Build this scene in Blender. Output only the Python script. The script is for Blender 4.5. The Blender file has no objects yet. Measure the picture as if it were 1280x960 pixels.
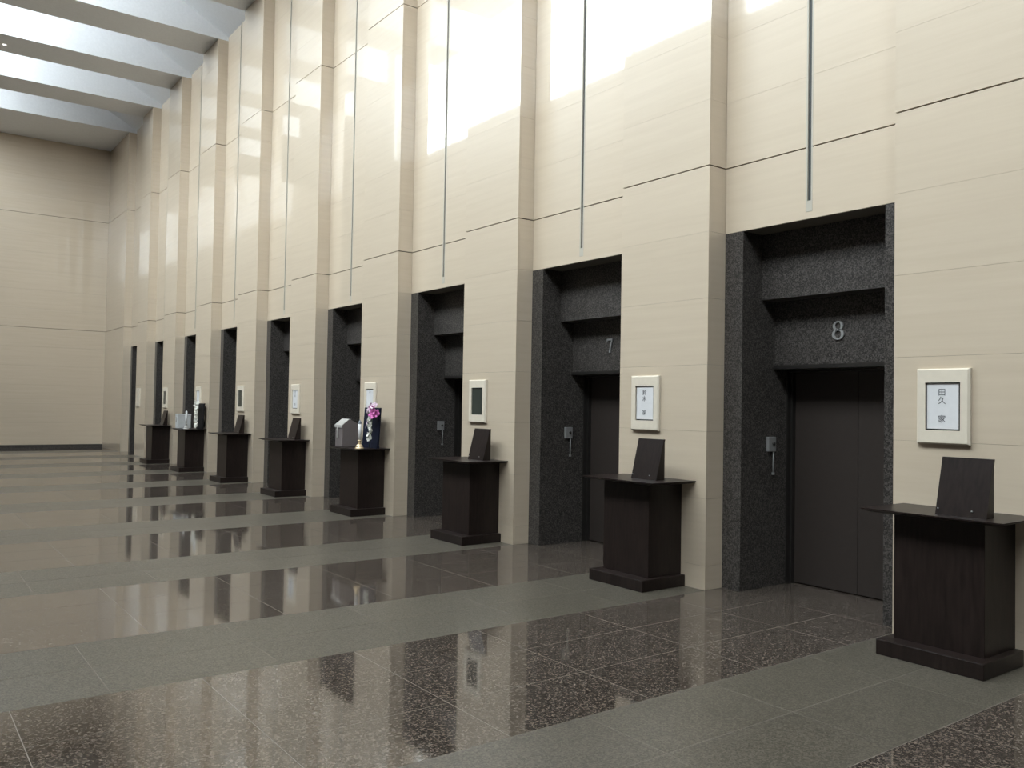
import bpy, math, random
from mathutils import Matrix, Vector
random.seed(4)
S = bpy.context.scene
C = S.collection

# ------------------------------------------------------------------ camera
PITCH = 2.7                      # bay pitch along the wall (m)
W = 7.45                         # clear width of the hall
YE, YB = -5.15, 29.7             # end wall / back wall
SOF = 9.256                      # beam soffit height
cam = bpy.data.cameras.new('camera')
cam_o = bpy.data.objects.new('camera', cam)
C.objects.link(cam_o)
S.camera = cam_o
cam.sensor_width = 36.0
cam.lens = 1064.35 / 1280 * 36.0
cam.clip_end = 200
yaw, pit, rol = 0.63870, 0.02512, 0.01731
f = Vector((-math.sin(yaw) * math.cos(pit), -math.cos(yaw) * math.cos(pit), math.sin(pit)))
r = f.cross(Vector((0, 0, 1))).normalized()
u = r.cross(f)
r2 = r * math.cos(rol) + u * math.sin(rol)
u2 = -r * math.sin(rol) + u * math.cos(rol)
CAM = Vector((5.603, 23.684, 1.524))
m = Matrix((r2, u2, -f)).transposed().to_4x4()
m.translation = CAM
cam_o.matrix_world = m

# ------------------------------------------------------------------ sky, exposure
S.view_settings.view_transform = 'Standard'
S.view_settings.look = 'None'
S.view_settings.gamma = 1.0
S.view_settings.use_curve_mapping = False
S.view_settings.exposure = 0.0
SKY = 17.5
wd = bpy.data.worlds.new('overcast_sky')
S.world = wd
wd.use_nodes = True
nt = wd.node_tree
bg = nt.nodes['Background']
tc = nt.nodes.new('ShaderNodeTexCoord')
sx = nt.nodes.new('ShaderNodeSeparateXYZ')
rp = nt.nodes.new('ShaderNodeValToRGB')
nt.links.new(tc.outputs['Generated'], sx.inputs[0])
nt.links.new(sx.outputs['Z'], rp.inputs[0])
rp.color_ramp.elements[0].position = 0.0
rp.color_ramp.elements[0].color = (0.30, 0.29, 0.27, 1)     # ground outside
rp.color_ramp.elements[1].position = 0.02
rp.color_ramp.elements[1].color = (0.90, 0.945, 1.0, 1)      # bright overcast
nt.links.new(rp.outputs[0], bg.inputs['Color'])
bg.inputs['Strength'].default_value = SKY

# ------------------------------------------------------------------ materials
M = {}
def mat(name):
    mt = bpy.data.materials.new(name)
    mt.use_nodes = True
    M[name] = mt
    t = mt.node_tree
    return mt, t, t.nodes['Principled BSDF']
def plain(name, col, rough=0.5, metal=0.0, emit=0.0, spec=0.5):
    mt, t, b = mat(name)
    b.inputs['Base Color'].default_value = (*col, 1)
    b.inputs['Roughness'].default_value = rough
    b.inputs['Metallic'].default_value = metal
    b.inputs['Specular IOR Level'].default_value = spec
    if emit:
        b.inputs['Emission Color'].default_value = (*col, 1)
        b.inputs['Emission Strength'].default_value = emit
    # very fine tonal grain, so that no surface is dead flat
    g = t.nodes.new('ShaderNodeNewGeometry')
    n = t.nodes.new('ShaderNodeTexNoise'); n.inputs['Scale'].default_value = 22; n.inputs['Detail'].default_value = 4
    mx = t.nodes.new('ShaderNodeMix'); mx.data_type = 'RGBA'
    t.links.new(g.outputs['Position'], n.inputs['Vector'])
    mx.inputs[6].default_value = (*[c * 0.93 for c in col], 1)
    mx.inputs[7].default_value = (*[min(1, c * 1.07) for c in col], 1)
    t.links.new(n.outputs['Fac'], mx.inputs[0])
    t.links.new(mx.outputs[2], b.inputs['Base Color'])
    return mt
def ramp(t, src, stops):
    rr = t.nodes.new('ShaderNodeValToRGB')
    e = rr.color_ramp.elements
    while len(e) < len(stops): e.new(0.5)
    for i, (p, c) in enumerate(stops):
        e[i].position = p; e[i].color = (*c, 1)
    t.links.new(src, rr.inputs[0])
    return rr.outputs[0]
def mapped(t, scale, rand=0.0):
    g = t.nodes.new('ShaderNodeNewGeometry')
    mp = t.nodes.new('ShaderNodeMapping'); mp.inputs['Scale'].default_value = scale
    t.links.new(g.outputs['Position'], mp.inputs['Vector'])
    if rand:
        oi = t.nodes.new('ShaderNodeObjectInfo')
        cb = t.nodes.new('ShaderNodeCombineXYZ')
        ml = t.nodes.new('ShaderNodeMath'); ml.operation = 'MULTIPLY'; ml.inputs[1].default_value = rand
        t.links.new(oi.outputs['Random'], ml.inputs[0])
        for i in range(3): t.links.new(ml.outputs[0], cb.inputs[i])
        t.links.new(cb.outputs[0], mp.inputs['Location'])
    return mp.outputs[0]
def tint(t, col_out, amount):
    oi = t.nodes.new('ShaderNodeObjectInfo')
    mr = t.nodes.new('ShaderNodeMapRange')
    mr.inputs[3].default_value = 1 - amount; mr.inputs[4].default_value = 1 + amount
    t.links.new(oi.outputs['Random'], mr.inputs[0])
    hs = t.nodes.new('ShaderNodeHueSaturation')
    t.links.new(mr.outputs[0], hs.inputs['Value'])
    t.links.new(col_out, hs.inputs['Color'])
    return hs.outputs[0]

def marble(name, c0, c1, c2, rough):
    mt, t, b = mat(name)
    v = mapped(t, (0.5, 0.5, 11.0), 13.0)
    n = t.nodes.new('ShaderNodeTexNoise')
    n.inputs['Scale'].default_value = 1.6; n.inputs['Detail'].default_value = 7; n.inputs['Roughness'].default_value = 0.62
    n.inputs['Distortion'].default_value = 0.35
    t.links.new(v, n.inputs['Vector'])
    c = ramp(t, n.outputs['Fac'], [(0.30, c0), (0.52, c1), (0.72, c2)])
    c = tint(t, c, 0.008)
    t.links.new(c, b.inputs['Base Color'])
    b.inputs['Roughness'].default_value = rough
    b.inputs['IOR'].default_value = 1.6
    b.inputs['Coat Weight'].default_value = 0.8
    b.inputs['Coat Roughness'].default_value = 0.38
    return mt
marble('cream_marble', (0.55, 0.45, 0.336), (0.575, 0.474, 0.356), (0.595, 0.494, 0.374), 0.04)

def granite(name, dark, mid, light, scale, rough, rvar=0.05, rnd=7.0, tn=0.05, ior=1.5, mixv=0.6):
    mt, t, b = mat(name)
    v = mapped(t, (1, 1, 1), rnd)
    n = t.nodes.new('ShaderNodeTexNoise'); n.inputs['Scale'].default_value = scale; n.inputs['Detail'].default_value = 3
    n.inputs['Roughness'].default_value = 0.7
    t.links.new(v, n.inputs['Vector'])
    vo = t.nodes.new('ShaderNodeTexVoronoi'); vo.inputs['Scale'].default_value = scale * 1.3
    t.links.new(v, vo.inputs['Vector'])
    sp = t.nodes.new('ShaderNodeSeparateColor')
    t.links.new(vo.outputs['Color'], sp.inputs[0])
    ad = t.nodes.new('ShaderNodeMix'); ad.inputs[0].default_value = mixv
    t.links.new(n.outputs['Fac'], ad.inputs[2]); t.links.new(sp.outputs[0], ad.inputs[3])
    c = ramp(t, ad.outputs[0], [(0.25, dark), (0.50, mid), (0.78, light)])
    c = tint(t, c, tn)
    t.links.new(c, b.inputs['Base Color'])
    mr = t.nodes.new('ShaderNodeMapRange')
    mr.inputs[3].default_value = rough; mr.inputs[4].default_value = rough + rvar
    t.links.new(sp.outputs[1], mr.inputs[0])
    t.links.new(mr.outputs[0], b.inputs['Roughness'])
    b.inputs['IOR'].default_value = ior
    return mt
granite('dark_granite', (0.017, 0.0145, 0.013), (0.046, 0.040, 0.036), (0.105, 0.094, 0.085), 85, 0.30)
granite('brown_granite', (0.020, 0.015, 0.012), (0.062, 0.048, 0.038), (0.21, 0.172, 0.142), 90, 0.035, 0.05, ior=1.95, mixv=0.45)
granite('grey_granite', (0.056, 0.048, 0.036), (0.097, 0.084, 0.064), (0.155, 0.136, 0.107), 110, 0.30, 0.08)
plain('joint', (0.10, 0.085, 0.065), 0.9)
plain('grout', (0.22, 0.19, 0.16), 0.8)
plain('white_paint', (0.80, 0.81, 0.83), 0.55)
plain('door_steel', (0.046, 0.036, 0.031), 0.42, 0.2)
plain('frame_steel', (0.085, 0.078, 0.072), 0.30, 0.8)
plain('brushed_metal', (0.30, 0.295, 0.285), 0.42, 0.35)
plain('slot_metal', (0.44, 0.40, 0.33), 0.55)
plain('slot_dark', (0.055, 0.058, 0.055), 0.6)
plain('black', (0.01, 0.01, 0.01), 0.7)
plain('ivory_plastic', (0.68, 0.60, 0.485), 0.4)
plain('screen_dark', (0.045, 0.05, 0.042), 0.25)
plain('paper', (0.66, 0.645, 0.64), 0.7)
plain('ink', (0.06, 0.06, 0.065), 0.7)
plain('mauve_cloth', (0.165, 0.138, 0.131), 0.6)
plain('silver_ribbon', (0.42, 0.40, 0.37), 0.5)
plain('white_cloth', (0.52, 0.52, 0.51), 0.5)
plain('candle_wax', (0.88, 0.87, 0.86), 0.45)
plain('candle_tip', (0.25, 0.27, 0.30), 0.4)
plain('gold', (0.80, 0.62, 0.38), 0.35, 0.45)
plain('navy_cloth', (0.005, 0.007, 0.020), 0.7, spec=0.25)
plain('black_lacquer', (0.008, 0.007, 0.007), 0.65, spec=0.25)
plain('pink_petal', (0.62, 0.14, 0.42), 0.5)
plain('pale_petal', (0.78, 0.60, 0.70), 0.5)
plain('white_petal', (0.82, 0.80, 0.72), 0.5)
plain('stem_green', (0.16, 0.20, 0.10), 0.6)
plain('lamp_lens', (1.0, 0.97, 0.9), 0.3, 0, 3.0)
plain('window_metal', (0.55, 0.55, 0.54), 0.4, 0.3)
# dark stained timber of the desks
mt, t, b = mat('dark_wood')
v = mapped(t, (6, 6, 0.7), 5.0)
n = t.nodes.new('ShaderNodeTexNoise'); n.inputs['Scale'].default_value = 8; n.inputs['Detail'].default_value = 6
t.links.new(v, n.inputs['Vector'])
t.links.new(ramp(t, n.outputs['Fac'], [(0.3, (0.011, 0.007, 0.006)), (0.7, (0.023, 0.015, 0.0125))]), b.inputs['Base Color'])
b.inputs['Roughness'].default_value = 0.36
b.inputs['Specular IOR Level'].default_value = 0.3
# window glass: clear thin pane
mt, t, b = mat('glass')
t.nodes.remove(b)
tr = t.nodes.new('ShaderNodeBsdfTransparent'); tr.inputs[0].default_value = (0.94, 0.97, 0.97, 1)
gl = t.nodes.new('ShaderNodeBsdfGlossy'); gl.inputs['Roughness'].default_value = 0.02
mx = t.nodes.new('ShaderNodeMixShader'); mx.inputs[0].default_value = 0.06
t.links.new(tr.outputs[0], mx.inputs[1]); t.links.new(gl.outputs[0], mx.inputs[2])
t.links.new(mx.outputs[0], t.nodes['Material Output'].inputs[0])

# ------------------------------------------------------------------ helpers
class MB:
    """collects boxes, prisms, tubes ... and links them as ONE mesh object"""
    def __init__(s): s.v = []; s.f = []; s.mi = []; s.sm = []
    def add(s, vs, fs, mi=0, sm=False):
        o = len(s.v); s.v += [tuple(p) for p in vs]
        s.f += [tuple(i + o for i in q) for q in fs]
        s.mi += [mi] * len(fs); s.sm += [sm] * len(fs)
        return s
    def box(s, x0, x1, y0, y1, z0, z1, mi=0):
        return s.add([(x0,y0,z0),(x1,y0,z0),(x1,y1,z0),(x0,y1,z0),(x0,y0,z1),(x1,y0,z1),(x1,y1,z1),(x0,y1,z1)],
              [(0,3,2,1),(4,5,6,7),(0,1,5,4),(1,2,6,5),(2,3,7,6),(3,0,4,7)], mi)
    def prism(s, prof, y0, y1, mi=0):                # profile in XZ, counter-clockwise seen from -Y, extruded along Y
        n = len(prof)
        vs = [(x, y0, z) for x, z in prof] + [(x, y1, z) for x, z in prof]
        fs = [tuple(range(n)), tuple(range(2*n-1, n-1, -1))]
        fs += [((i+1) % n, i, i+n, (i+1) % n + n) for i in range(n)]
        return s.add(vs, fs, mi)
    def frustum(s, b0, b1, z0, z1, mi=0):            # rect (x0,x1,y0,y1) at z0 to rect at z1
        q = lambda b, z: [(b[0],b[2],z),(b[1],b[2],z),(b[1],b[3],z),(b[0],b[3],z)]
        return s.add(q(b0,z0)+q(b1,z1), [(0,3,2,1),(4,5,6,7),(0,1,5,4),(1,2,6,5),(2,3,7,6),(3,0,4,7)], mi)
    def lathe(s, prof, cx, cy, n=20, mi=0):          # prof: (radius, z) bottom to top
        vs = [(cx+rr*math.cos(2*math.pi*i/n), cy+rr*math.sin(2*math.pi*i/n), z) for rr, z in prof for i in range(n)]
        fs = [(k*n+i, k*n+(i+1) % n, (k+1)*n+(i+1) % n, (k+1)*n+i) for k in range(len(prof)-1) for i in range(n)]
        s.add(vs, fs, mi, True)
        o = len(s.v) - len(vs)
        s.f += [tuple(o+i for i in reversed(range(n))), tuple(o+(len(prof)-1)*n+i for i in range(n))]
        s.mi += [mi, mi]; s.sm += [False, False]
        return s
    def tube(s, pts, rad, n=8, mi=0):
        pts = [Vector(p) for p in pts]; vs = []
        for i, p in enumerate(pts):
            d = (pts[min(i+1, len(pts)-1)] - pts[max(i-1, 0)]).normalized()
            a = d.cross(Vector((0.3, 0.9, 0.2))).normalized(); bb = d.cross(a)
            rr = rad[i] if isinstance(rad, (list, tuple)) else rad
            vs += [p + a*rr*math.cos(2*math.pi*k/n) + bb*rr*math.sin(2*math.pi*k/n) for k in range(n)]
        fs = [(k*n+i, k*n+(i+1) % n, (k+1)*n+(i+1) % n, (k+1)*n+i) for k in range(len(pts)-1) for i in range(n)]
        fs += [tuple(reversed(range(n))), tuple((len(pts)-1)*n+i for i in range(n))]
        return s.add(vs, fs, mi, True)
    def mesh(s, name, mats):
        me = bpy.data.meshes.new(name)
        me.from_pydata(s.v, [], s.f)
        for a in (mats if isinstance(mats, (list, tuple)) else [mats]): me.materials.append(M[a])
        for p, i, q in zip(me.polygons, s.mi, s.sm): p.material_index = i; p.use_smooth = q
        me.update()
        return me
    def build(s, name, mats, parent=None, bevel=0.0):
        return link(name, s.mesh(name, mats), parent, bevel=bevel)
def link(name, me, parent=None, loc=None, bevel=0.0):
    o = bpy.data.objects.new(name, me); C.objects.link(o)
    if parent: o.parent = parent
    if loc: o.location = loc
    if bevel:
        bv = o.modifiers.new('bevel', 'BEVEL'); bv.width = bevel; bv.segments = 2; bv.limit_method = 'ANGLE'
    return o
def empty(name, loc=(0, 0, 0)):
    o = bpy.data.objects.new(name, None); C.objects.link(o); o.location = loc
    o.empty_display_size = 0.1
    return o
def tag(o, label=None, cat=None, group=None, kind=None):
    if label: o['label'] = label
    if cat: o['category'] = cat
    if group: o['group'] = group
    if kind: o['kind'] = kind
    return o
def struct(o, label=None):
    o['kind'] = 'structure'
    if label: o['label'] = label
    return o

# ------------------------------------------------------------------ dimensions of one bay
DP = 0.213          # the pier stands this far in front of the panels
PW = 1.054          # pier width
ROW = 0.566         # slab course
ZT = 3.030          # top of the granite portal
GAP = PITCH - PW    # 1.646 clear bay
BAYS = list(range(0, 10))                      # bay k lies between pier k-1 and pier k
PIERS = list(range(-1, 10))
courses = [(0.0, 0.2)] + [(0.2 + i*ROW, 0.2 + (i+1)*ROW) for i in range(16)]
STRONG = (0.2 + 6*ROW, 0.2 + 12*ROW)           # two wide open joints
def cut(z0, z1):                               # slab height inside its joints
    a = 0.0055 if any(abs(z0-s) < 1e-3 for s in STRONG) else 0.0007
    b_ = 0.0055 if any(abs(z1-s) < 1e-3 for s in STRONG) else 0.0007
    return z0 + a, z1 - b_

# ------------------------------------------------------------------ floor: courses of stone tiles on a grout bed
fb = MB()
fb.box(-1.15, W + 0.3, YE - 0.3, YB + 0.3, -0.12, -0.0008)
floor = struct(fb.build('floor', 'grout'), 'polished floor of alternating brown and grey granite bands')
TX, TY = 0.914, 0.54
tile_mesh = {}
def tile(mb, x0, x1, y0, y1, mi=0):
    g = 0.0022
    return mb.box(x0+g, x1-g, y0+g, y1-g, -0.02, 0.0, mi)
for mname in ('brown_granite', 'grey_granite'):
    mb = MB(); tile(mb, 0, TX, 0, TY)
    tile_mesh[mname] = mb.mesh('floor_tile', mname)
def scr(p):
    d = Vector(p) - CAM
    z = d.dot(f)
    return None if z < 0.3 else (640 + 1064.35*d.dot(r2)/z, 480 - 1064.35*d.dot(u2)/z)
tiles = []
nrow = int((YB - YE) / TY) + 2
for j in range(-10, 56):
    y0 = j * TY; y1 = y0 + TY
    if y1 < YE + 0.02 or y0 > YB - 0.02: continue
    grey = (j % 5) in (3, 4)
    off = 0.026 if grey else 0.026 + TX/2
    i = -2
    while off + i*TX < W:
        x0 = off + i*TX; x1 = x0 + TX; i += 1
        if x1 <= -0.18: continue
        a0, a1, b0, b1 = max(x0, -0.18), min(x1, W), max(y0, YE), min(y1, YB)
        if a1 - a0 < 0.01: continue
        q = [scr((x, y, 0)) for x, y in ((a0, b0), (a1, b0), (a1, b1), (a0, b1))]
        area = 0.0
        if all(q):
            cl = [(min(max(x, 0), 1280), min(max(y, 0), 960)) for x, y in q]
            area = abs(sum(cl[k][0]*cl[(k+1) % 4][1] - cl[(k+1) % 4][0]*cl[k][1] for k in range(4))) / 2
        tiles.append((area, a0, a1, b0, b1, grey, abs((a1-a0)-TX) < 1e-6 and abs((b1-b0)-TY) < 1e-6))
tiles.sort(key=lambda q: -q[0])
rest = MB()
for k, (area, a0, a1, b0, b1, grey, full) in enumerate(tiles):
    mn = 'grey_granite' if grey else 'brown_granite'
    if k < 296 and area > 15:
        if full:
            link('floor_tile', tile_mesh[mn], floor, (a0, b0, 0))
        else:
            mb = MB(); tile(mb, 0, a1-a0, 0, b1-b0)
            link('floor_tile', mb.mesh('floor_tile', mn), floor, (a0, b0, 0))
    else:
        tile(rest, a0, a1, b0, b1, 1 if grey else 0)
tag(rest.build('floor_tile_field', ['brown_granite', 'grey_granite'], floor), kind='stuff')

# ------------------------------------------------------------------ right wall: panels between the piers
wr = MB()
for k in BAYS:
    a = (k-1)*PITCH; b_ = a + GAP
    wr.box(-1.3, -DP-0.02, a-0.2, b_+0.2, ZT, SOF+0.1)            # above the portal
    wr.box(-1.3, -1.05, a-0.2, b_+0.2, 0, ZT)                     # behind the door
wr.box(-1.3, -DP-0.02, 9*PITCH-0.2, YB, -0.1, SOF+0.1)
wall_right = struct(wr.build('wall_right', 'joint'), 'cream marble panels above the dark granite portals')
SLW = 0.058
slab_cache = {}
def slab(parent, x0, x1, y0, y1, z0, z1, name='marble_slab'):
    z0, z1 = cut(z0, z1)
    key = tuple(round(q, 4) for q in (x1-x0, y1-y0, z1-z0))
    if key not in slab_cache:
        mb = MB(); mb.box(0, key[0], 0, key[1], 0, key[2])
        slab_cache[key] = mb.mesh(name, 'cream_marble')
    return link(name, slab_cache[key], parent, (x0, y0, z0))
for k in BAYS:
    a = (k-1)*PITCH; b_ = a + GAP; mid = (a+b_)/2
    for z0, z1 in courses:
        if z0 < ZT - 0.01: continue
        if z1 > SOF - 0.01: z1 = 9.37
        slab(wall_right, -DP-0.03, -DP, a+0.004, mid-SLW/2, z0, z1)
        slab(wall_right, -DP-0.03, -DP, mid+SLW/2, b_, z0, z1)
    # slab piece under the slot
    slab(wall_right, -DP-0.03, -DP, mid-SLW/2, mid+SLW/2, ZT, 3.086)
    if k == BAYS[0]:
        mb = MB()
        mb.box(-0.03, 0.002, -SLW/2, -0.016, 3.086, 9.37); mb.box(-0.03, 0.002, 0.016, SLW/2, 3.086, 9.37)
        mb.box(-0.03, 0.002, -0.016, 0.016, 3.086, 3.172)
        slot_f = mb.mesh('slot_frame', 'slot_metal')
        mb = MB(); mb.box(-0.03, -0.012, -0.016, 0.016, 3.172, 9.37)
        slot_c = mb.mesh('slot_channel', 'slot_dark')
    link('slot_frame', slot_f, wall_right, (-DP, mid, 0))
    link('slot_channel', slot_c, wall_right, (-DP, mid, 0))
# plain stretch of the same wall behind the camera
for z0, z1 in courses:
    slab(wall_right, -0.03, 0.0, 9*PITCH+0.002, YB, z0, z1)

# ------------------------------------------------------------------ piers
for n_, k in enumerate(PIERS):
    R = k*PITCH
    y0 = R - PW if k > -1 else YE
    mb = MB(); mb.box(-1.3, -0.021, y0+0.003, R-0.021, -0.1, SOF+0.1)
    core = struct(mb.build('trim_%d' % (n_+1), 'joint'), 'cream marble pier between two portals')
    for z0, z1 in courses:
        slab(core, -0.022, 0.0, y0, R, z0, z1)                       # face
        slab(core, -DP-0.03, -0.0235, R-0.022, R, z0, z1)            # return facing the camera end
        if k > -1:
            slab(core, -DP-0.03, -0.0235, y0, y0+0.02, z0, z1)       # return on the other side

# ------------------------------------------------------------------ granite portals with double doors
L1X, L1Z = -0.473, 2.466
L2X, L2Z = -0.660, 1.890
FX, DX = -0.83, -0.925
JW = 0.19
def digit_8():
    mb = MB(); n = 36
    for cz, rx, rz, th, tv in ((0.036, 0.046, 0.040, 0.021, 0.010), (-0.033, 0.053, 0.044, 0.024, 0.010)):
        vs = []
        for i in range(n):
            a = 2*math.pi*i/n
            co, si = math.cos(a), math.sin(a)
            for x in (0, 0.012):
                vs.append((x, rx*co, cz + rz*si)); vs.append((x, (rx-th)*co, cz + (rz-tv)*si))
        fs = []
        for i in range(n):
            p, q = 4*i, 4*((i+1) % n)
            fs += [(p, q, q+1, p+1), (p+2, p+3, q+3, q+2), (p, p+2, q+2, q), (p+1, q+1, q+3, p+3)]
        mb.add(vs, fs)
    return mb.mesh('door_number', 'brushed_metal')
def digit_7():
    mb = MB()
    def poly(pts):
        n = len(pts)
        mb.add([(0, y, z) for y, z in pts] + [(0.012, y, z) for y, z in pts],
               [tuple(range(n)), tuple(range(2*n-1, n-1, -1))] + [((i+1) % n, i, i+n, (i+1) % n + n) for i in range(n)])
    poly([(-0.045, 0.074), (-0.045, 0.034), (-0.038, 0.034), (-0.032, 0.056), (0.030, 0.056), (0.046, 0.074)])
    poly([(0.046, 0.074), (0.026, 0.058), (-0.014, -0.074), (0.012, -0.074), (0.018, -0.02)])
    return mb.mesh('door_number', 'brushed_metal')
digits = {8: digit_8(), 7: digit_7()}
# one set of part meshes, local to the bay's left inner corner (y = 0 .. GAP)
def part_mesh(name, mt_, *boxes):
    mb = MB()
    for bx_ in boxes: mb.box(*bx_)
    return mb.mesh(name, mt_)
yl, yr_ = JW, GAP - JW
ym = GAP/2
PM = [
    ('jamb', part_mesh('jamb', 'dark_granite', (-1.05, -DP, 0.003, yl, 0, ZT-0.002))),
    ('jamb', part_mesh('jamb', 'dark_granite', (-1.05, -DP, yr_, GAP-0.003, 0, ZT-0.002))),
    ('lintel', part_mesh('lintel', 'dark_granite', (-1.05, L1X, yl, yr_, L1Z, ZT-0.002))),
    ('lintel', part_mesh('lintel', 'dark_granite', (-1.05, L2X, yl, yr_, L2Z+0.022, L1Z))),
    ('drip_bar', part_mesh('drip_bar', 'frame_steel', (-1.05, L2X+0.016, yl, yr_, L2Z-0.012, L2Z+0.022))),
    ('door_frame', part_mesh('door_frame', 'frame_steel', (-1.05, FX, yl, yl+0.012, 0, L2Z), (-1.05, FX, yr_-0.012, yr_, 0, L2Z),
                             (-1.05, FX, yl+0.012, yr_-0.012, L2Z-0.03, L2Z), (-1.05, FX-0.05, yl+0.012, yl+0.03, 0, L2Z-0.03),
                             (-1.05, FX-0.05, yr_-0.03, yr_-0.012, 0, L2Z-0.03))),
    ('door_leaf', part_mesh('door_leaf', 'door_steel', (-1.0, DX, yl+0.03, ym-0.002, 0.012, L2Z-0.03))),
    ('door_leaf', part_mesh('door_leaf', 'door_steel', (-1.0, DX, ym+0.002, yr_-0.03, 0.012, L2Z-0.03))),
    ('threshold', part_mesh('threshold', 'brown_granite', (-1.05, -DP-0.003, yl+0.001, yr_-0.001, -0.02, 0.0))),
]
PM_sill = part_mesh('threshold', 'brown_granite', (-DP-0.001, -0.182, 0.001, GAP-0.001, -0.02, 0.0))
for k in BAYS:
    a = (k-1)*PITCH
    d = struct(empty('door_%d' % (k+1), (0, a, 0)),
               'dark granite portal with double steel doors' + (' marked %d' % k if k in digits else ''))
    for nm, me in PM: link(nm, me, d)
    link('threshold', PM_sill, d)
    if k in digits:
        link('door_number', digits[k], d, (L2X, ym - 0.02, 2.182))

# ------------------------------------------------------------------ end wall, left wall with clerestory, back wall, ceiling
mb = MB(); mb.box(-1.3, W+0.4, YE-0.4, YE-0.021, -0.1, 14.2)
wall_end = struct(mb.build('wall_end', 'joint'), 'cream marble end wall of the hall')
for z0, z1 in courses:
    slab(wall_end, 0.001, W, YE-0.022, YE, z0, z1)
mb = MB(); mb.box(0.0, W, YE, YE+0.012, 0, 0.11)
struct(mb.build('baseboard_end', 'dark_granite'), 'dark granite skirting along the end wall')

mb = MB(); mb.box(W, W+0.4, YE-0.4, YB+0.4, -0.1, SOF+0.04)
mb.box(W, W+0.4, YE-0.4, -PW/2, SOF+0.04, 14.2)
struct(mb.build('wall_left', 'dark_granite'), 'dark granite wall below the clerestory')
mb = MB(); mb.box(-1.3, W+0.4, YB, YB+0.4, -0.1, 14.2)
struct(mb.build('wall_back', 'dark_granite'), 'dark granite wall behind the viewer')

SL = 0.53                                       # slope of the ceiling, rising away from the portals
XG = 6.6                                        # the solid ceiling ends here, beyond it lies the roof light
def zc(x): return 9.345 + SL*(x + DP)
mb = MB()
mb.prism([(-1.3, zc(-1.3)), (XG, zc(XG)), (XG, zc(XG)+0.3), (-1.3, zc(-1.3)+0.3)], YE-0.4, YB+0.4)
mb.prism([(XG, zc(XG)), (W+0.4, zc(W+0.4)), (W+0.4, zc(W+0.4)+0.3), (XG, zc(XG)+0.3)], YE-0.4, -PW/2)
ceiling = struct(mb.build('ceiling', 'white_paint'), 'white sloping ceiling crossed by deep white beams')
XB = 4.05                                       # the beams end here, in front of a tall light well
bm_cache = {}
for k in range(-1, 12):
    R = k*PITCH; y0 = R - PW if k > -1 else YE
    ln = round(R - y0, 4)
    if k == 11: R = YB; ln = PW; y0 = R - PW
    if ln not in bm_cache:
        mb = MB(); mb.prism([(-DP-0.02, SOF), (XB, SOF), (XB, zc(XB)+0.02), (-DP-0.02, zc(-DP)+0.02)], 0, ln)
        bm_cache[ln] = mb.mesh('beam', 'white_paint')
    link('beam', bm_cache[ln], ceiling, (0, y0, 0))
WZ0, WZ1 = SOF+0.04, zc(W)
edges = [k*PITCH - PW/2 for k in range(0, 12)] + [YB]
def glazing(n_, y0, y1):
    ln = y1 - y0; hz = WZ1 - WZ0; t_ = 0.035
    win = struct(empty('window_%d' % n_, (W, y0, WZ0)), 'tall clerestory window of the light well')
    mb = MB()
    mb.box(0.05, 0.13, 0, t_, 0, hz); mb.box(0.05, 0.13, ln-t_, ln, 0, hz)
    mb.box(0.05, 0.13, t_, ln-t_, 0, t_); mb.box(0.05, 0.13, t_, ln-t_, hz-t_, hz)
    mb.build('window_frame', 'window_metal', win)
    mb = MB(); mb.box(0.085, 0.095, t_, ln-t_, t_, hz-t_); mb.build('pane', 'glass', win)
def roof_light(n_, y0, y1):
    ln = y1 - y0; t_ = 0.035
    sk = struct(empty('window_%d' % n_, (XG, y0, zc(XG))), 'sloping roof light over the light well')
    wx = W - XG + 0.1; d = lambda x: SL*x
    mb = MB()
    for q0, q1 in ((0, t_), (ln-t_, ln)): mb.prism([(0, 0), (wx, d(wx)), (wx, d(wx)+0.08), (0, 0.08)], q0, q1)
    mb.prism([(0, 0), (t_, d(t_)), (t_, d(t_)+0.08), (0, 0.08)], t_, ln-t_)
    mb.build('window_frame', 'window_metal', sk)
    mb = MB(); mb.prism([(t_, d(t_)+0.03), (wx, d(wx)+0.03), (wx, d(wx)+0.04), (t_, d(t_)+0.04)], t_, ln-t_)
    mb.build('pane', 'glass', sk)
for i in range(len(edges)-1): roof_light(i+21, edges[i], edges[i+1])
for i in range(len(edges)-1): glazing(i+1, edges[i], edges[i+1])
def portal(name, cx, cz, sy, nrm):
    L = bpy.data.lights.new(name, 'AREA'); L.shape = 'RECTANGLE'
    L.size = YB - edges[0]; L.size_y = sy; L.cycles.is_portal = True
    lo = bpy.data.objects.new(name, L); C.objects.link(lo)
    zz = -Vector(nrm).normalized(); xx = Vector((0, 1, 0)); yy = zz.cross(xx)
    mm = Matrix((xx, yy, zz)).transposed().to_4x4(); mm.translation = (cx, (edges[0]+YB)/2, cz)
    lo.matrix_world = mm
portal('window_clerestory_offscreen', W+0.14, (WZ0+WZ1)/2, WZ1-WZ0, (-1, 0, 0))
portal('window_roof_offscreen', (XG+W)/2, zc((XG+W)/2)+0.12, math.hypot(W-XG, SL*(W-XG)), (SL, 0, -1))

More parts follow.
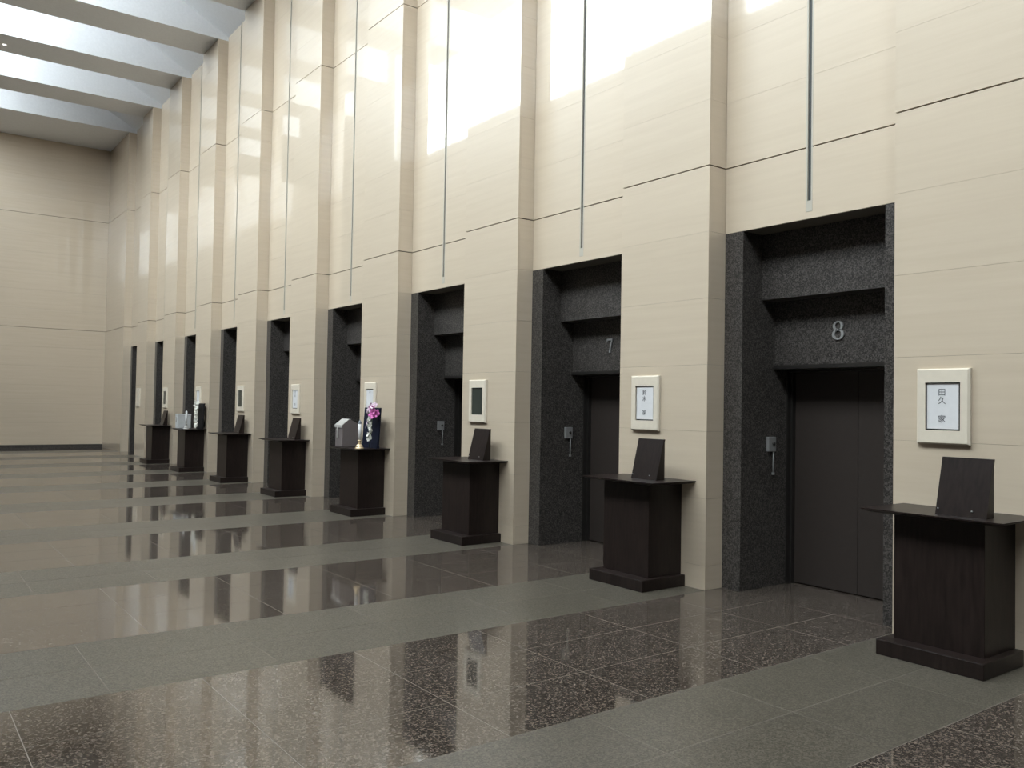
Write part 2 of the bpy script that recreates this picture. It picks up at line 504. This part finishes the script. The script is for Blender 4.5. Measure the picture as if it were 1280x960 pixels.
# ------------------------------------------------------------------ pedestal desks
TZ = 0.908
TH, PH = 0.435, 0.277
def desk_parts():
    top = MB()
    e = 0.055
    top.frustum((0.0, 0.53-e, -TH+e, TH-e), (0.0, 0.53, -TH, TH), TZ-0.026, TZ-0.007)
    top.box(0.0, 0.53, -TH, TH, TZ-0.007, TZ)
    ped = MB(); ped.box(0.0, 0.40, -PH, PH, 0.09, TZ-0.026)
    pl = MB(); pl.box(0.0, 0.52, -0.327, 0.327, 0.0, 0.097)
    return (('table_top', top.mesh('table_top', 'dark_wood'), 0), ('pedestal', ped.mesh('pedestal', 'dark_wood'), 0.003),
            ('plinth', pl.mesh('plinth', 'dark_wood'), 0.006))
DPARTS = desk_parts()
DL = {8: 'dark brown pedestal desk beside the portal numbered eight', 7: 'dark brown pedestal desk beside the portal numbered seven',
      6: 'dark pedestal desk between the portal numbered seven and the pink-flower desk',
      5: 'dark pedestal desk carrying the mauve box and pink flowers',
      4: 'dark pedestal desk next to the pink-flower desk, toward the end wall',
      3: 'dark pedestal desk next to the white-flower desk, toward the pink flowers',
      2: 'dark pedestal desk carrying the white box and white flowers',
      1: 'dark pedestal desk nearest the end wall'}
DC = {k: k*PITCH - 0.545 for k in range(1, 9)}
for k in range(8, 0, -1):
    d = tag(empty('pedestal_desk', (0.0, DC[k], 0)), DL[k], 'desk', 'pedestal desks along the piers')
    for nm, me, bv in DPARTS: link(nm, me, d, bevel=bv)

# ------------------------------------------------------------------ slanted stands on the desks
def stand_parts():
    h = 0.347; w = 0.15
    body = MB(); body.prism([(0, 0), (0.088, 0), (0.004, h-0.006), (0, h-0.006)], -w+0.006, w-0.006)
    face = MB(); face.prism([(0.088, 0), (0.106, 0), (0.018, h), (0.0, h)], -w, w)
    st = MB(); st.tube([(0, 0, 0), (0.010, 0, 0.003)], 0.0045, 10)
    return body.mesh('back_wedge', 'dark_wood'), face.mesh('face_board', 'dark_wood'), st.mesh('stud', 'brushed_metal')
SB, SF, SS = stand_parts()
SLB = {8: 'dark slanted stand on the desk beside the portal numbered eight', 7: 'dark slanted stand on the desk beside the portal numbered seven',
       6: 'dark slanted stand on the desk under the blank plate, before the pink flowers',
       4: 'dark slanted stand on the desk just beyond the pink flowers',
       3: 'dark slanted stand under the blank plate, just before the white flowers',
       1: 'dark slanted stand on the desk nearest the end wall'}
SX = {8: 0.315, 7: 0.20, 6: 0.115, 4: 0.085, 3: 0.075, 1: 0.05}
SYO = {8: -0.40, 7: -0.43, 6: -0.43, 4: -0.43, 3: -0.43, 1: -0.43}
for k in (8, 7, 6, 4, 3, 1):
    s = tag(empty('slanted_stand', (SX[k], k*PITCH + SYO[k], TZ)), SLB[k], 'stand', 'slanted stands on the desks')
    link('back_wedge', SB, s); link('face_board', SF, s)
    for yy in (-0.135, 0.065): link('stud', SS, s, (0.095, yy, 0.035))

# ------------------------------------------------------------------ name plates on the piers
def text_mesh(ch, size):
    cu = bpy.data.curves.new('lettering', 'FONT'); cu.body = ch; cu.size = size; cu.align_x = 'CENTER'; cu.align_y = 'CENTER'
    cu.extrude = 0.0004
    o = bpy.data.objects.new('lettering', cu); C.objects.link(o)
    bpy.context.view_layer.update()
    me = bpy.data.meshes.new_from_object(o.evaluated_get(bpy.context.evaluated_depsgraph_get()))
    bpy.data.objects.remove(o); bpy.data.curves.remove(cu)
    # stand it up: text x -> +Y, text y -> +Z, facing +X
    me.transform(Matrix(((0,0,1,0),(1,0,0,0),(0,1,0,0),(0,0,0,1))))
    me.materials.clear(); me.materials.append(M['ink'])
    me.name = 'lettering'
    return me
T_ = 0.032
fr = MB()
def ring(mb, o, i, x0, x1, cham=0.0):
    oy, oz = o; iy, iz = i
    vs = []
    for x, yy, zz in ((x0, oy, oz), (x1-0.010, oy, oz), (x1, oy-0.014, oz-0.010), (x1, iy, iz), (x0+0.004, iy, iz)):
        vs += [(x, -yy, -zz), (x, yy, -zz), (x, yy, zz), (x, -yy, zz)]
    fs = []
    for l in range(4):
        for q in range(4):
            fs.append((l*4+q, l*4+(q+1) % 4, l*4+4+(q+1) % 4, l*4+4+q))
    fs += [(0, 16, 17, 1), (1, 17, 18, 2), (2, 18, 19, 3), (3, 19, 16, 0)]
    mb.add(vs, fs)
ring(fr, (0.174, 0.248), (0.114, 0.157), 0.0, T_)
PF = fr.mesh('plate_frame', 'ivory_plastic')
PBK = part_mesh('plate_back', 'black', (0.001, 0.014, -0.114, 0.114, -0.157, 0.157))
PSC = part_mesh('blank_panel', 'screen_dark', (0.014, 0.020, -0.112, 0.112, -0.155, 0.155))
PPA = part_mesh('paper_sheet', 'paper', (0.014, 0.020, -0.106, 0.099, -0.147, 0.151))
PWH = part_mesh('blank_panel', 'ivory_plastic', (0.014, 0.022, -0.113, 0.113, -0.156, 0.156))
NL = {8: 'ivory name plate with white paper beside the portal numbered eight', 7: 'ivory name plate with white paper beside the portal numbered seven',
      6: 'ivory plate with an empty dark window, between portal numbered seven and pink flowers',
      5: 'ivory name plate with white paper above the pink flowers',
      4: 'ivory name plate with white paper, one bay beyond the pink flowers',
      3: 'ivory plate with an empty dark window, one bay before the white flowers',
      2: 'ivory name plate with white paper above the white flowers',
      1: 'ivory plate with an empty dark window above the desk nearest the end wall',
      0: 'plain ivory plate with no desk under it, nearest the end wall'}
glyphs = {}
for k in range(8, -1, -1):
    p_ = tag(empty('name_plate', (0.0, k*PITCH - 0.704, 1.566)), NL[k], 'name plate', 'name plates on the piers')
    link('plate_frame', PF, p_)
    if k == 0: link('blank_panel', PWH, p_); continue
    link('plate_back', PBK, p_)
    if k in (6, 3, 1): link('blank_panel', PSC, p_); continue
    pa = link('paper_sheet', PPA, p_)
    if k == 8: wr_ = [('田', 0.090, 0.052), ('久', 0.036, 0.052), ('家', -0.085, 0.052)]
    elif k == 7: wr_ = [('鈴', 0.092, 0.052), ('木', 0.036, 0.052), ('家', -0.088, 0.052)]
    else: wr_ = []
    for ch, zz, sz in wr_:
        if ch not in glyphs: glyphs[ch] = text_mesh(ch, sz)
        link('lettering', glyphs[ch], pa, (0.0208, -0.008, zz))
    if not wr_ and k in (5, 4):                 # too far to read: a faint column of brush marks
        for zz in ((0.10, 0.04, -0.10) if k == 4 else (0.10,)):
            mb = MB()
            for q in range(3): mb.box(0.020, 0.0208, -0.024, 0.010, zz+0.012*q, zz+0.012*q+0.005)
            mb.box(0.020, 0.0208, -0.010, -0.004, zz-0.005, zz+0.035)
            mb.build('lettering', 'ink', pa)

# ------------------------------------------------------------------ key switches in the portal reveals
KL = {8: 'steel key switch with hanging lever in the portal numbered eight', 7: 'steel key switch with hanging lever in the portal numbered seven',
      6: 'steel key switch with hanging lever in the portal without visible number'}
kb = MB(); kb.box(-0.05, 0.05, 0, 0.03, -0.063, 0.063)
KB = kb.mesh('switch_plate', 'brushed_metal')
kl = MB(); kl.tube([(0.0, 0.03, 0), (0.0, 0.042, 0)], 0.014, 14)
KC = kl.mesh('key_cylinder', 'frame_steel')
kk = MB(); kk.tube([(-0.028, 0.018, -0.06), (-0.028, 0.018, -0.255)], 0.008, 8); kk.box(-0.038, -0.018, 0.008, 0.028, -0.265, -0.245)
KR = kk.mesh('lever', 'brushed_metal')
for k in (8, 7, 6):
    s = tag(empty('key_switch', (-0.60, (k-1)*PITCH + JW, 1.228)), KL[k], 'switch', 'key switches in the portals')
    link('switch_plate', KB, s, bevel=0.004); link('key_cylinder', KC, s, (-0.01, 0, 0.005)); link('lever', KR, s)

# ------------------------------------------------------------------ offerings on two desks
def petal_flower(n, L, wid, cup, mt_, name='blossom'):
    mb = MB()
    for i in range(n):
        a = 2*math.pi*i/n
        ca, sa = math.cos(a), math.sin(a)
        vs = []
        for j in range(5):
            tt = j/4
            ww = wid*math.sin(math.pi*(0.12+0.80*tt))
            h_ = cup*tt*tt
            for sgn in (-1, 0, 1):
                rad = L*(0.06+0.94*tt); o_ = sgn*ww; hh = h_ + (0.18*wid if sgn else 0.0)
                vs.append((hh, rad*ca - o_*sa, rad*sa + o_*ca))
        vs2 = [(x-0.0025, y, z) for x, y, z in vs]
        fs = []
        for j in range(4):
            for q in range(2):
                p0 = j*3+q
                fs.append((p0, p0+3, p0+4, p0+1)); fs.append((p0+15, p0+16, p0+19, p0+18))
        edge = [0, 1, 2, 5, 8, 11, 14, 13, 12, 9, 6, 3]
        for q in range(12):
            e0, e1 = edge[q], edge[(q+1) % 12]
            fs.append((e0, e1, e1+15, e0+15))
        mb.add(vs+vs2, fs, 0, True)
    mb.lathe([(0.002, 0), (0.008, 0.003), (0.001, 0.012)], 0, 0, 8)
    return mb.mesh(name, mt_)
PK = petal_flower(5, 0.065, 0.030, 0.02, 'pink_petal')
PP = petal_flower(5, 0.055, 0.026, 0.02, 'pale_petal')
WP = petal_flower(5, 0.036, 0.018, 0.012, 'white_petal')

def offerings(k, box_mat, strap_mat, board_mat, first, P_):
    R = k*PITCH
    # --- box
    xb, xf, ya, yb = P_['box']
    bx_ = tag(empty('keepsake_box', ((xb+xf)/2, (ya+yb)/2, TZ)), P_['box_label'], 'box')
    hx, hy, H = (xf-xb)/2, (yb-ya)/2, P_['box_h']
    mb = MB(); mb.box(-hx, hx, -hy, hy, 0, H); mb.build('box_body', box_mat, bx_, 0.008)
    if first:
        # cloth cover folded to a low ridge, light band over the front and the ridge
        mb = MB()
        mb.prism([(-hx-0.004, H-0.02), (hx+0.004, H-0.02), (hx+0.004, H+0.002), (hx*0.32, H+0.085), (hx*0.18, H+0.085), (-hx*0.8, H+0.012), (-hx-0.004, H+0.002)], -hy-0.004, hy+0.004)
        cov = mb.build('cover', box_mat, bx_)
        mb = MB()
        mb.prism([(hx+0.004, H-0.03), (hx+0.010, H-0.03), (hx+0.010, H+0.006), (hx*0.32, H+0.092), (hx*0.12, H+0.091), (hx*0.12, H+0.083), (hx*0.32, H+0.085), (hx+0.004, H+0.002)], -hy-0.005, hy+0.005)
        mb.build('ribbon', strap_mat, bx_)
        mb = MB()
        mb.lathe([(0.003, 0.0), (0.012, 0.02), (0.010, 0.10), (0.016, 0.125), (0.012, 0.145), (0.004, 0.165)], hx+0.012, 0.0, 10)
        o = mb.build('tassel', strap_mat, bx_); o.location = (0, -0.02, H*0.38)
    else:
        mb = MB(); mb.box(-hx-0.004, hx+0.004, -hy-0.004, hy+0.004, H-0.03, H+0.008); mb.build('lid', box_mat, bx_, 0.006)
        mb = MB(); mb.lathe([(0.003, 0.0), (0.010, 0.02), (0.008, 0.08), (0.012, 0.10), (0.003, 0.13)], hx+0.009, 0.0, 10)
        o = mb.build('tassel', 'silver_ribbon', bx_); o.location = (0, -0.01, H*0.4)
    # --- candlestick and candle
    cx, cy = P_['candle']
    cs = tag(empty('candlestick', (cx, cy, TZ)), P_['stick_label'], 'candlestick')
    mb = MB(); mb.lathe([(0.060, 0.0), (0.060, 0.008), (0.054, 0.018), (0.044, 0.030), (0.047, 0.038), (0.042, 0.048), (0.024, 0.062), (0.016, 0.070)], 0, 0, 24)
    mb.build('foot', P_['stick_mat'], cs)
    mb = MB(); mb.lathe([(0.016, 0.068), (0.026, 0.080), (0.020, 0.090), (0.016, 0.100), (0.030, 0.106), (0.030, 0.112), (0.018, 0.116)], 0, 0, 24)
    mb.build('cup', P_['stick_mat'], cs)
    cd = tag(empty('candle', (cx, cy, TZ+0.115)), P_['candle_label'], 'candle')
    hc = P_['candle_h']
    mb = MB(); mb.lathe([(0.022, 0), (0.022, hc*0.98), (0.018, hc)], 0, 0, 16); mb.build('wax', 'candle_wax', cd)
    mb = MB(); mb.lathe([(0.018, hc-0.002), (0.021, hc+0.01), (0.021, hc+0.03), (0.010, hc+0.042), (0.003, hc+0.06)], 0, 0, 12)
    mb.build('tip', P_['tip_mat'], cd)
    # --- upright board
    x0, b0, b1, bh = P_['board']
    bd = tag(empty('display_board', (x0, (b0+b1)/2, TZ)), P_['board_label'], 'board')
    hw = (b1-b0)/2
    mb = MB(); mb.prism([(0.0, 0), (0.035, 0), (0.005, bh), (-0.03, bh)], -hw, hw); mb.build('panel', board_mat, bd, 0.006)
    mb = MB(); mb.prism([(0.002, 0.0), (0.045, 0.0), (0.041, 0.035), (-0.002, 0.035)], -hw-0.006, hw+0.006); mb.build('ledge', board_mat, bd)
    mb = MB(); mb.prism([(-0.085, 0), (-0.075, 0), (-0.020, bh*0.72), (-0.030, bh*0.72)], -0.03, 0.03); mb.build('prop', board_mat, bd)
    # --- flowers
    fl = tag(empty('flower_spray', (P_['flow'][0], P_['flow'][1], TZ+0.001)), P_['flow_label'], 'flowers')
    rnd = random.Random(k)
    pts = P_['pts']
    mb = MB(); mb.tube([(0.0, 0, 0.0)] + [(p[0]-0.012, p[1], p[2]) for p in pts], 0.004, 6); mb.build('stem', 'stem_green', fl)
    def put(me, p, s, i):
        o = link('blossom', me, fl, p); o.scale = (s, s, s)
        o.rotation_euler = (rnd.uniform(0, 6.2), rnd.uniform(-0.5, 0.4), rnd.uniform(-0.2, 0.9))
    for i, (me, p, s) in enumerate(P_['blooms'](rnd, pts)): put(me, p, s, i)
    if first:
        mb = MB()
        mb.add([(0.044, -0.035, 0.27), (0.050, -0.005, 0.29), (0.030, 0.085, 0.46), (0.026, 0.04, 0.46),
                (0.040, -0.035, 0.27), (0.046, -0.005, 0.29), (0.026, 0.085, 0.46), (0.022, 0.04, 0.46)],
               [(0,1,2,3),(7,6,5,4),(0,4,5,1),(1,5,6,2),(2,6,7,3),(3,7,4,0)])
        mb.build('ribbon', 'pale_petal', fl)
    return fl
def blooms5(rnd, pts):
    out = []
    for dy, dz, me, s in ((0.02, 0.0, PK, 1.1), (0.09, 0.025, PK, 1.1), (-0.03, 0.035, PP, 1.0), (0.06, 0.07, PP, 1.0), (0.04, -0.045, PK, 1.0),
                          (-0.06, -0.005, PP, 0.9), (0.11, -0.02, PK, 0.9), (0.0, 0.075, PP, 0.9), (0.10, 0.085, PP, 0.7)):
        out.append((me, (pts[-1][0] + rnd.uniform(0, 0.02), pts[-1][1]+dy, pts[-1][2]+dz), s))
    for q in range(16):
        tt = q/15.0
        z = 0.12 + tt*0.30
        y = pts[0][1] + (pts[-1][1]-pts[0][1])*tt + rnd.uniform(-0.03, 0.03)*(0.4+tt)
        out.append((WP, (0.05 + rnd.uniform(-0.01, 0.02) - 0.02*tt, y, z), rnd.uniform(0.7, 1.1)))
    return out
def blooms2(rnd, pts):
    out = []
    for q in range(9):
        out.append((WP, (pts[-1][0]+rnd.uniform(0, 0.03), pts[-1][1]+rnd.uniform(-0.13, 0.10), pts[-1][2]+rnd.uniform(-0.05, 0.10)), rnd.uniform(1.1, 1.7)))
    for q in range(16):
        tt = q/15.0
        out.append((WP, (0.05 + rnd.uniform(-0.01, 0.02), pts[0][1] + (pts[-1][1]-pts[0][1])*tt + rnd.uniform(-0.03, 0.03), 0.06 + 0.40*tt), rnd.uniform(0.8, 1.3)))
    return out
offerings(5, 'mauve_cloth', 'silver_ribbon', 'navy_cloth', True, dict(
    box=(0.13, 0.42, 12.540, 12.767), box_h=0.295, box_label='mauve-grey cloth-covered box with silver ribbon and tassel',
    candle=(0.42, 13.30), candle_h=0.215, stick_mat='gold', tip_mat='candle_tip',
    stick_label='small gold candlestick beside the mauve box', candle_label='white candle with grey tip in the gold candlestick',
    board=(0.15, 12.90, 13.345, 0.552), board_label='upright navy board behind the pink flowers',
    flow=(0.21, 13.16), pts=[(0.05, 0.115, 0.10), (0.05, 0.13, 0.25), (0.035, 0.13, 0.40), (0.01, 0.115, 0.50)], blooms=blooms5,
    flow_label='spray of pink blooms with a trailing white strand'))
offerings(2, 'white_cloth', 'silver_ribbon', 'black_lacquer', False, dict(
    box=(0.15, 0.42, 4.450, 4.66), box_h=0.30, box_label='white box with rounded edges on the white-flower desk',
    candle=(0.42, 5.27), candle_h=0.22, stick_mat='silver_ribbon', tip_mat='candle_wax',
    stick_label='pale squat candlestick beside the white box', candle_label='all-white candle standing beside the white box',
    board=(0.07, 4.93, 5.285, 0.545), board_label='upright black board behind the white flowers',
    flow=(0.13, 5.12), pts=[(0.05, 0.06, 0.06), (0.05, 0.05, 0.25), (0.05, 0.05, 0.40), (0.03, 0.02, 0.50)], blooms=blooms2,
    flow_label='tall spray of white flowers in front of the black board'))

# ------------------------------------------------------------------ downlight in a beam soffit
dl = tag(empty('downlight', (3.62, 2.10, SOF)), 'small round lit downlight set in the underside of a beam', 'light')
mb = MB(); mb.lathe([(0.048, -0.006), (0.048, 0.001)], 0, 0, 20); mb.build('trim_ring', 'white_paint', dl)
mb = MB(); mb.lathe([(0.036, -0.010), (0.036, -0.005)], 0, 0, 20); mb.build('lens', 'lamp_lens', dl)
